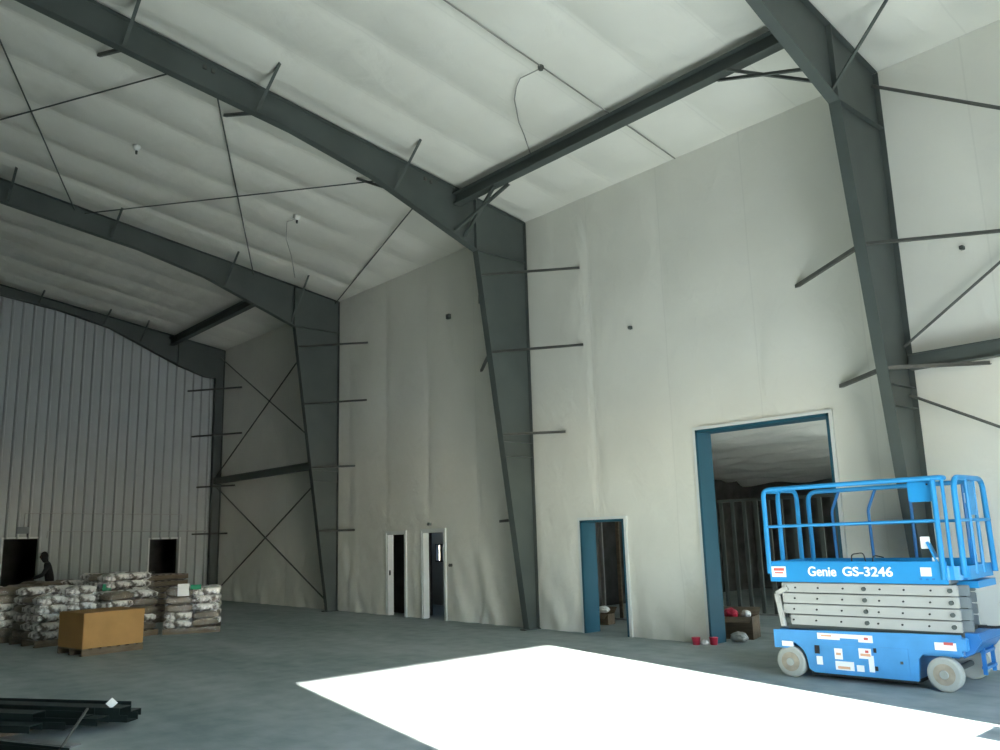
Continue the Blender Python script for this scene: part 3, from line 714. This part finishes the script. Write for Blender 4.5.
# control box and papers
cbx = L(MB().box((1.68, .05, 2.15), (1.96, .16, 2.39)), 'control_box', M['blue'], bevel=.012)
L(MB().box((1.90, .04, 2.34), (1.92, .05, 2.36)), 'screw', M['black'], cbx)
L(MB().box((1.76, .05, 1.60), (1.86, .09, 1.74)), 'document_holder', M['sticker'], bevel=.005)
L(MB().sweep([(-.05, -.012), (.05, -.012), (.05, .012), (-.05, .012)], (1.84, .06, 1.68), (1.94, .06, 1.42)), 'holder_arm', M['blue'])
L(MB().box((1.88, .02, 1.42), (1.98, .05, 1.50)), 'decal', M['sticker'])
L(MB().tube(rnd([(.93, .05, 1.44), (.93, .05, 1.54), (1.08, .05, 1.56), (1.10, .05, 1.44)], .04), .008, 6), 'lanyard_anchor', M['black'])
L(MB().tube(rnd([(1.18, .05, 1.44), (1.20, .05, 1.53), (1.32, .05, 1.50)], .04), .008, 6), 'lanyard_anchor', M['black'])
# cord leaving the lift to the right
cr = Vector(LA)
def lw(u, o, z):
    a = math.radians(4.685); return (LA[0] + u * math.cos(a) - o * math.sin(a), LA[1] + u * math.sin(a) + o * math.cos(a), z)
tag(MB().tube(rnd([lw(2.20, .3, .71), lw(2.45, .3, .71), lw(2.9, .35, .84), lw(4.2, .6, 1.25), (XR - .05, 11.6, 1.3)], .15), .016, 8).build('power_cord', M['black']), 'black power cord leading off to the right from the lift base', 'cord')

# ------------------------------------------------------------------ pallets of wrapped sacks
def pallet_mesh(w, d):
    mb = MB()
    for i in range(3): mb.box((-w/2, -d/2 + i * (d - .09) / 2, 0), (w/2, -d/2 + i * (d - .09) / 2 + .09, .02))
    st = MB()
    for i in range(3): st.box((-w/2, -d/2 + i * (d - .05) / 2, .02), (w/2, -d/2 + i * (d - .05) / 2 + .05, .105))
    n = 7; tp = MB()
    for i in range(n): tp.box((-w/2 + i * (w - .1) / (n - 1), -d/2, .105), (-w/2 + i * (w - .1) / (n - 1) + .1, d/2, .125))
    return mb, st, tp
def sack_mesh(seed, sx, sy, sz):
    me = bpy.data.meshes.new('sack'); bm = bmesh.new(); bmesh.ops.create_cube(bm, size=2)
    bmesh.ops.subdivide_edges(bm, edges=bm.edges, cuts=5, use_grid_fill=True)
    for v in bm.verts:
        x, y, z = v.co; n = max(abs(x), abs(y))
        z *= 1 - .55 * max(0, (n - .6) / .4) ** 2
        x *= 1 - .05 * abs(y) ** 4; y *= 1 - .05 * abs(x) ** 4
        k = noise.noise(Vector((x * 1.5 + seed, y * 1.5, z))) * .16 + noise.noise(Vector((x * 4, y * 4 + seed, z * 3))) * .10
        v.co = Vector((x * sx * (1 + k * .35), y * sy * (1 + k * .35), z * sz * (1 + k)))
    bm.to_mesh(me); bm.free()
    for p in me.polygons: p.use_smooth = True
    return me
SK = []
for s in range(6):
    me = sack_mesh(s * 3.7, .285, .205, .088); me.materials.append(M['sack'] if s % 3 else M['sack2']); SK.append(me)
def load(c, rz, nx, ny, layers, label, wseed, lumpy=0):
    rnd_ = random.Random(wseed)
    sx, sy, sz = .57, .40, .165
    w, d = nx * sx, ny * sy
    t = thing('pallet_load', label, 'pallet of sacks', (c[0], c[1], 0), rz, 'wrapped pallets of sacks by the end wall')
    a, b, e = pallet_mesh(w + .04, d + .04)
    pl = e.build('pallet', M['wood'], t); b.build('stringer', M['wood'], pl); a.build('bottom_board', M['wood'], pl)
    z = .125
    for k in range(layers):
        for i in range(nx):
            for j in range(ny):
                if k == layers - 1 and lumpy and rnd_.random() < lumpy: continue
                o = bpy.data.objects.new('sack', SK[rnd_.randrange(6)]); COL.objects.link(o); o.parent = t
                o.location = (-w/2 + sx * (i + .5) + rnd_.uniform(-.02, .02), -d/2 + sy * (j + .5) + rnd_.uniform(-.015, .015), z + sz/2)
                o.rotation_euler = (rnd_.uniform(-.05, .05), rnd_.uniform(-.05, .05), rnd_.choice((0, PI)) + rnd_.uniform(-.04, .04))
        z += sz
    # stretch film round the load
    H = z - .06 if lumpy else z + .01; mb = MB(); n = 14; m_ = 10
    per = []
    for (ax, ay), (bx, by) in (((-1, -1), (1, -1)), ((1, -1), (1, 1)), ((1, 1), (-1, 1)), ((-1, 1), (-1, -1))):
        for q in range(n): tt = q / n; per.append(((ax + (bx - ax) * tt) * (w/2 + .03), (ay + (by - ay) * tt) * (d/2 + .03)))
    N = len(per)
    for r_ in range(m_ + 1):
        for q, (px, py) in enumerate(per):
            zz = .06 + (H - .06) * r_ / m_
            k = 1 + .02 * noise.noise(Vector((px * 3, py * 3 + wseed, zz * 9))) + .012 * noise.noise(Vector((px * 9, py * 9, zz * 20)))
            mb.v.append((px * k, py * k, zz + .02 * noise.noise(Vector((px * 4, py * 4, wseed)))))
    for r_ in range(m_):
        for q in range(N): mb.f.append((r_*N+q, r_*N+(q+1) % N, (r_+1)*N+(q+1) % N, (r_+1)*N+q))
    mb.build('stretch_film', M['film'], t, True)
    return t, z
R_ = math.radians
load((-19.40, 4.92), R_(99), 2, 3, 6, 'wrapped pallet of sacks left of the cardboard box, lit corner toward the hall', 1, .25)
load((-20.95, 4.45), R_(97), 2, 3, 6, 'wrapped pallet of sacks at the left edge, dark side toward the hall', 2, .3)
load((-21.1, 6.62), R_(103), 2, 3, 7, 'tallest wrapped pallet of sacks directly behind the cardboard box', 3, 0)
tL, _ = load((-19.25, 6.22), R_(106), 2, 2, 5, 'lower wrapped pallet of sacks between the cardboard box and the rightmost pallet', 4, 0)
load((-19.12, 7.70), R_(66), 2, 3, 5, 'rightmost wrapped pallet of sacks, standing alone nearest the wall post', 5, 0)
load((-22.9, 5.75), R_(100), 2, 3, 6, 'wrapped pallet of sacks at the back in front of the person', 6, .3)
# green and white labels stuck on the wrap
def leaflet(c, rz, s, m, label):
    o = MB().add([(-s[0], -.004, -s[1]), (s[0], -.004, -s[1]), (s[0] * .9, -.012, 0), (s[0], -.004, s[1]), (-s[0], -.004, s[1]), (-s[0] * 1.02, .0, 0),
                  (-s[0], .004, -s[1]), (s[0], .004, -s[1]), (s[0] * .9, -.004, 0), (s[0], .004, s[1]), (-s[0], .004, s[1]), (-s[0] * 1.02, .008, 0)],
                 [(0, 1, 2, 5), (5, 2, 3, 4), (11, 8, 7, 6), (10, 9, 8, 11), (0, 6, 7, 1), (1, 7, 8, 2), (2, 8, 9, 3), (3, 9, 10, 4), (4, 10, 11, 5), (5, 11, 6, 0)]).build('paper_leaflet', m)
    o.location = c; o.rotation_euler = (0, 0, rz); tag(o, label, 'leaflet', 'leaflets stuck on the wrapped pallets')
leaflet((-18.53, 7.23, .93), R_(64), (.12, .13), M['sticker'], 'white leaflet near the top corner of the rightmost wrapped pallet')
leaflet((-18.42, 7.46, .98), R_(64), (.11, .05), M['green'], 'green leaflet near the top of the rightmost wrapped pallet')
leaflet((-20.40, 6.22, .95), R_(103), (.10, .12), M['green'], 'green leaflet hanging on the tallest pallet just above the cardboard box')
# empty pallets behind
P0 = None
for k in range(8):
    lab = 'topmost empty wooden pallet of the stack behind the wrapped sacks' if k == 7 else 'empty wooden pallet inside the stack behind the wrapped sacks'
    t = thing('wooden_pallet', lab, 'pallet', (-22.4, 8.05, k * .148), R_(95 + (k % 3) * 2), 'stack of empty pallets')
    a, b, e = pallet_mesh(1.15, 1.0)
    e.build('deck_board', M['wood_light'], t); b.build('stringer', M['wood'], t); a.build('bottom_board', M['wood'], t)

# cardboard box on its pallet
BX = thing('cardboard_box', 'large plain brown cardboard box on a low pallet in front of the sacks', 'box', (-17.03, 5.14, 0), R_(99))
bw, bd, bh = 1.12, .98, .61
MB().box((-bw/2, -bd/2, .125), (bw/2, bd/2, .125 + bh)).build('carton', M['card'], BX, bevel=.01)
mb = MB().box((-bw/2 - .004, -bd/2 - .004, .125 + bh - .11), (bw/2 + .004, bd/2 + .004, .125 + bh + .006)); mb.build('lid', M['card'], BX, bevel=.006)
a, b, e = pallet_mesh(1.12, .98)
pl = e.build('pallet', M['wood'], BX); b.build('stringer', M['wood'], pl); a.build('bottom_board', M['wood'], pl)

# ------------------------------------------------------------------ steel lying at lower left
CCH = [(-.09, 0), (.09, 0), (.09, .07), (.082, .07), (.082, .008), (-.082, .008), (-.082, .07), (-.09, .07)]
ang = R_(33); du = Vector((math.cos(ang), math.sin(ang), 0)); dn = Vector((-math.sin(ang), math.cos(ang), 0))
E0 = Vector((-9.78, 3.26, 0))
for nm, s in (('far', 1.0), ('near', 3.0)):
    c = E0 - du * s
    o = MB().sweep([(-.045, 0), (.045, 0), (.045, .08), (-.045, .08)], c - dn * .82, c + dn * .28).build('timber_bearer', M['wood'])
    tag(o, 'timber bearer under the dark steel channels, %s their loose ends' % ('close to' if s < 2 else 'away from'), 'timber', 'timbers under the steel')
rn = random.Random(4); names = ['back edge at the bottom', 'second from the back at the bottom', 'middle at the bottom', 'fourth from the back at the bottom', 'front edge at the bottom',
         'back on top', 'second from the back on top', 'third from the back on top', 'front on top']
for k in range(9):
    top_ = k >= 5; q = k - 5 if top_ else k
    off = (.14 - q * .20) if not top_ else (.10 - q * .19)
    e = E0 + dn * off + du * ([.0, .12, -.08, -.3, -.55, -.1, .05, -.25, -.7][k]); s = e - du * 4.2
    z = .08 if not top_ else .155
    sw = rn.uniform(-.10, .10)
    o = MB().sweep(CCH if k % 2 else [(-a, .07 - b) for a, b in CCH], s + dn * sw + Vector((0, 0, z)), e + Vector((0, 0, z))).build('steel_channel', M['steel_dark'])
    tag(o, 'dark green steel channel on timbers at lower left, %s' % names[k], 'steel channel', 'steel channels stacked on the floor')
tg = E0 + du * -.10 + dn * -.12 + Vector((0, 0, .26))
o = MB().add([(-.06, 0, 0), (0, -.06, .006), (.06, 0, 0), (0, .06, .006), (-.06, 0, .003), (0, -.06, .009), (.06, 0, .003), (0, .06, .009)], [(0, 1, 2, 3), (7, 6, 5, 4), (0, 4, 5, 1), (1, 5, 6, 2), (2, 6, 7, 3), (3, 7, 4, 0)]).build('paper_tag', M['sticker'])
o.location = tg; o.rotation_euler = (R_(55), 0, R_(70)); tag(o, 'white square tag on the end of the dark steel channels', 'tag')
o = MB().tube([(-9.05, 2.42, .03), (-9.75, 2.85, .25)], .014, 8).build('loose_rod', M['rod']); tag(o, 'thin pale rod leaning over the front of the steel channels', 'rod')
FL = [(-.06, 0), (.06, 0), (.06, .012), (-.06, .012)]
for k, (p, q, prof, m, lab) in enumerate([
        ((-12.2, 1.30), (-9.25, 2.62), FL, 'galv', 'pale flat bar on the floor in front of the steel channels'),
        ((-11.9, 1.15), (-8.95, 2.48), ANG, 'steel_dark', 'dark steel angle lying next to the pale flat bar'),
        ((-11.6, .95), (-8.7, 2.36), CCH, 'steel_dark', 'dark steel channel nearest the bottom left corner, end toward the sun patch'),
        ((-11.2, .7), (-8.9, 1.95), FL, 'wood_light', 'weathered board lying at the very bottom left corner')]):
    tag(MB().sweep(prof, (*p, .003 + .0 * k), (*q, .003)).build(['flat_bar', 'steel_angle', 'steel_channel', 'wooden_board'][k], M[m]), lab, ['bar', 'steel angle', 'steel channel', 'board'][k])

# ------------------------------------------------------------------ person by the end wall
def person(c, rz):
    V = []; Eg = []; Rr = []
    def j(p, r, par=None):
        V.append(p); Rr.append(r)
        if par is not None: Eg.append((par, len(V) - 1))
        return len(V) - 1
    pel = j((0, 0, .93), (.16, .12)); wa = j((.03, 0, 1.10), (.14, .11), pel); ch = j((.08, 0, 1.32), (.18, .13), wa); nk = j((.14, 0, 1.50), (.06, .06), ch)
    hd = j((.18, 0, 1.58), (.075, .08), nk); ht = j((.20, 0, 1.70), (.085, .095), hd); j((.20, 0, 1.76), (.05, .06), ht)
    for s in (-1, 1):
        h = j((0, s * .10, .88), (.095, .095), pel); k = j((.04, s * .12, .48), (.06, .06), h); a = j((-.02, s * .13, .09), (.042, .042), k); j((.14, s * .14, .045), (.04, .03), a)
        sh = j((.08, s * .20, 1.42), (.065, .065), ch)
        el = j((.12 if s < 0 else .22, s * .27, 1.16), (.045, .045), sh); wr = j((.30 if s < 0 else .46, s * .20, 1.06), (.032, .032), el)
    me = bpy.data.meshes.new('person'); me.from_pydata([Vector(v) for v in V], Eg, []); me.materials.append(M['cloth'])
    t = bpy.data.objects.new('person', me); COL.objects.link(t); t.location = c; t.rotation_euler = (0, 0, rz)
    sk = t.modifiers.new('skin', 'SKIN')
    for i, r in enumerate(Rr): me.skin_vertices[0].data[i].radius = (r[0] * 1.2, r[1] * 1.2)
    me.skin_vertices[0].data[0].use_root = True
    sb = t.modifiers.new('sub', 'SUBSURF'); sb.levels = 2; sb.render_levels = 2
    # hands: palm, four fingers, thumb
    for s, w in ((-1, (.30, -.20, 1.06)), (1, (.46, .20, 1.06))):
        hv = [Vector(w), Vector(w) + Vector((.07, 0, -.02))]; he = [(0, 1)]; hr = [.028, .034]
        for q in range(4):
            b0 = Vector(w) + Vector((.09, (q - 1.5) * .02, -.025)); L_ = (.07, .08, .075, .06)[q]
            hv += [b0, b0 + Vector((L_ * .6, 0, -.02)), b0 + Vector((L_, 0, -.05))]; n0 = len(hv); he += [(1, n0 - 3), (n0 - 3, n0 - 2), (n0 - 2, n0 - 1)]; hr += [.010, .009, .008]
        b0 = Vector(w) + Vector((.03, -s * .035, -.01)); hv += [b0, b0 + Vector((.04, -s * .02, -.02))]; n0 = len(hv); he += [(0, n0 - 2), (n0 - 2, n0 - 1)]; hr += [.012, .009]
        hm = bpy.data.meshes.new('hand'); hm.from_pydata(hv, he, []); hm.materials.append(M['skin'])
        ho = bpy.data.objects.new('hand', hm); COL.objects.link(ho); ho.parent = t; ho.modifiers.new('skin', 'SKIN')
        for i, r in enumerate(hr): hm.skin_vertices[0].data[i].radius = (r, r)
        hm.skin_vertices[0].data[1].use_root = True
        m_ = ho.modifiers.new('sub', 'SUBSURF'); m_.levels = 1; m_.render_levels = 1
    # face and hair
    me2 = bpy.data.meshes.new('head'); bm = bmesh.new(); bmesh.ops.create_uvsphere(bm, u_segments=20, v_segments=14, radius=1)
    for v in bm.verts:
        x, y, z = v.co
        nx = x * .098 * (1 + .05 * (z < -.3)); nz = z * .125; ny = y * .078 * (1 - .22 * max(0, -z))
        if x > .6 and abs(y) < .25 and -.35 < z < .1: nx += .02      # nose
        if x > .7 and abs(abs(y) - .4) < .16 and .02 < z < .25: nx -= .008  # eye sockets
        v.co = Vector((.20 + nx, ny, 1.665 + nz))
    bm.to_mesh(me2); bm.free(); me2.materials.append(M['skin'])
    for p in me2.polygons: p.use_smooth = True
    h = bpy.data.objects.new('face', me2); COL.objects.link(h); h.parent = t
    me3 = me2.copy(); bm = bmesh.new(); bm.from_mesh(me3)
    bmesh.ops.delete(bm, geom=[v for v in bm.verts if v.co.z < 1.665 + (.03 if v.co.x > .24 else -.05)], context='VERTS')
    for v in bm.verts: v.co = Vector((.195, 0, 1.67)) + (v.co - Vector((.20, 0, 1.665))) * 1.12
    bm.to_mesh(me3); bm.free(); me3.materials.clear(); me3.materials.append(M['hair'])
    h = bpy.data.objects.new('hair', me3); COL.objects.link(h); h.parent = t
    tag(t, 'person in dark clothes leaning forward behind the wrapped sacks beside the dark doorway', 'person')
person((-27.5, 6.80, 0), R_(-100))

# ------------------------------------------------------------------ made-up crate outside the frame, added to cast the streak on the sunlit floor
co = thing('shadow_crate', 'unseen made-up crate with a stick, added to cast a streak on the sunlit patch', 'crate', (-1.95, 8.50, 0))
mb = MB()
for z in (.03, .14, .25):
    mb.box((-.2, -.25, z), (-.185, .25, z + .1)).box((.185, -.25, z), (.2, .25, z + .1)).box((-.2, -.25, z), (.2, -.235, z + .1)).box((-.2, .235, z), (.2, .25, z + .1))
mb.box((-.2, -.25, 0), (.2, .25, .03))
for a in (-.185, .165):
    for b in (-.235, .215): mb.box((a, b, 0), (a + .02, b + .02, .36))
mb.build('slatted_box', M['wood_light'], co)
MB().tube([(0, .18, .03), (0, .25, .69)], .02, 8).build('stick', M['wood'], co)

# ------------------------------------------------------------------ light
az = Vector((-1, .205, 0)).normalized()
el = math.atan(VH / (12.66 * math.hypot(1, .205)))
sd = Vector((az.x * math.cos(el), az.y * math.cos(el), -math.sin(el)))
sl = bpy.data.lights.new('sun', 'SUN'); sl.energy = 13.5; sl.angle = math.radians(.5); sl.color = (1.0, .975, .92)
so = bpy.data.objects.new('sun', sl); COL.objects.link(so); so.rotation_euler = sd.to_track_quat('-Z', 'Y').to_euler()
so.location = (20, 0, 10)
wd = bpy.data.worlds.new('sky'); S.world = wd; wd.use_nodes = True
n, l = wd.node_tree.nodes, wd.node_tree.links
sky = n.new('ShaderNodeTexSky'); sky.sky_type = 'NISHITA'; sky.sun_disc = False; sky.sun_elevation = math.radians(50)
sky.sun_rotation = math.atan2(-sd.x, -sd.y)
sky.air_density = 1.2; sky.dust_density = .6; sky.ozone_density = 2
bg = n['Background']; bg.inputs['Strength'].default_value = .5
l.new(sky.outputs[0], bg.inputs['Color'])

# ------------------------------------------------------------------ camera
F, PT, RL, YW = 836.07, 0.18918, -0.02882, 0.83995
import os
f0 = Vector((-math.sin(YW), math.cos(YW), 0)); r0 = Vector((math.cos(YW), math.sin(YW), 0)); u0 = Vector((0, 0, 1))
fw = f0 * math.cos(PT) + u0 * math.sin(PT); up = u0 * math.cos(PT) - f0 * math.sin(PT)
rr = r0 * math.cos(RL) + up * math.sin(RL); uu = up * math.cos(RL) - r0 * math.sin(RL)
cd = bpy.data.cameras.new('camera'); cam = bpy.data.objects.new('camera', cd); COL.objects.link(cam)
cam.matrix_world = Matrix(((rr.x, uu.x, -fw.x, 0), (rr.y, uu.y, -fw.y, 0), (rr.z, uu.z, -fw.z, 1.9), (0, 0, 0, 1)))
cd.sensor_width = 36; cd.lens = F / 1000 * 36; cd.clip_start = .05; cd.clip_end = 300
S.camera = cam

S.view_settings.view_transform = 'Standard'; S.view_settings.look = 'None'; S.view_settings.gamma = 1; S.view_settings.use_curve_mapping = False
S.view_settings.exposure = 2.36
S.cycles.use_denoising = True
S.cycles.max_bounces = 14; S.cycles.diffuse_bounces = 10; S.cycles.glossy_bounces = 4; S.cycles.transparent_max_bounces = 16
S.cycles.sample_clamp_indirect = 6
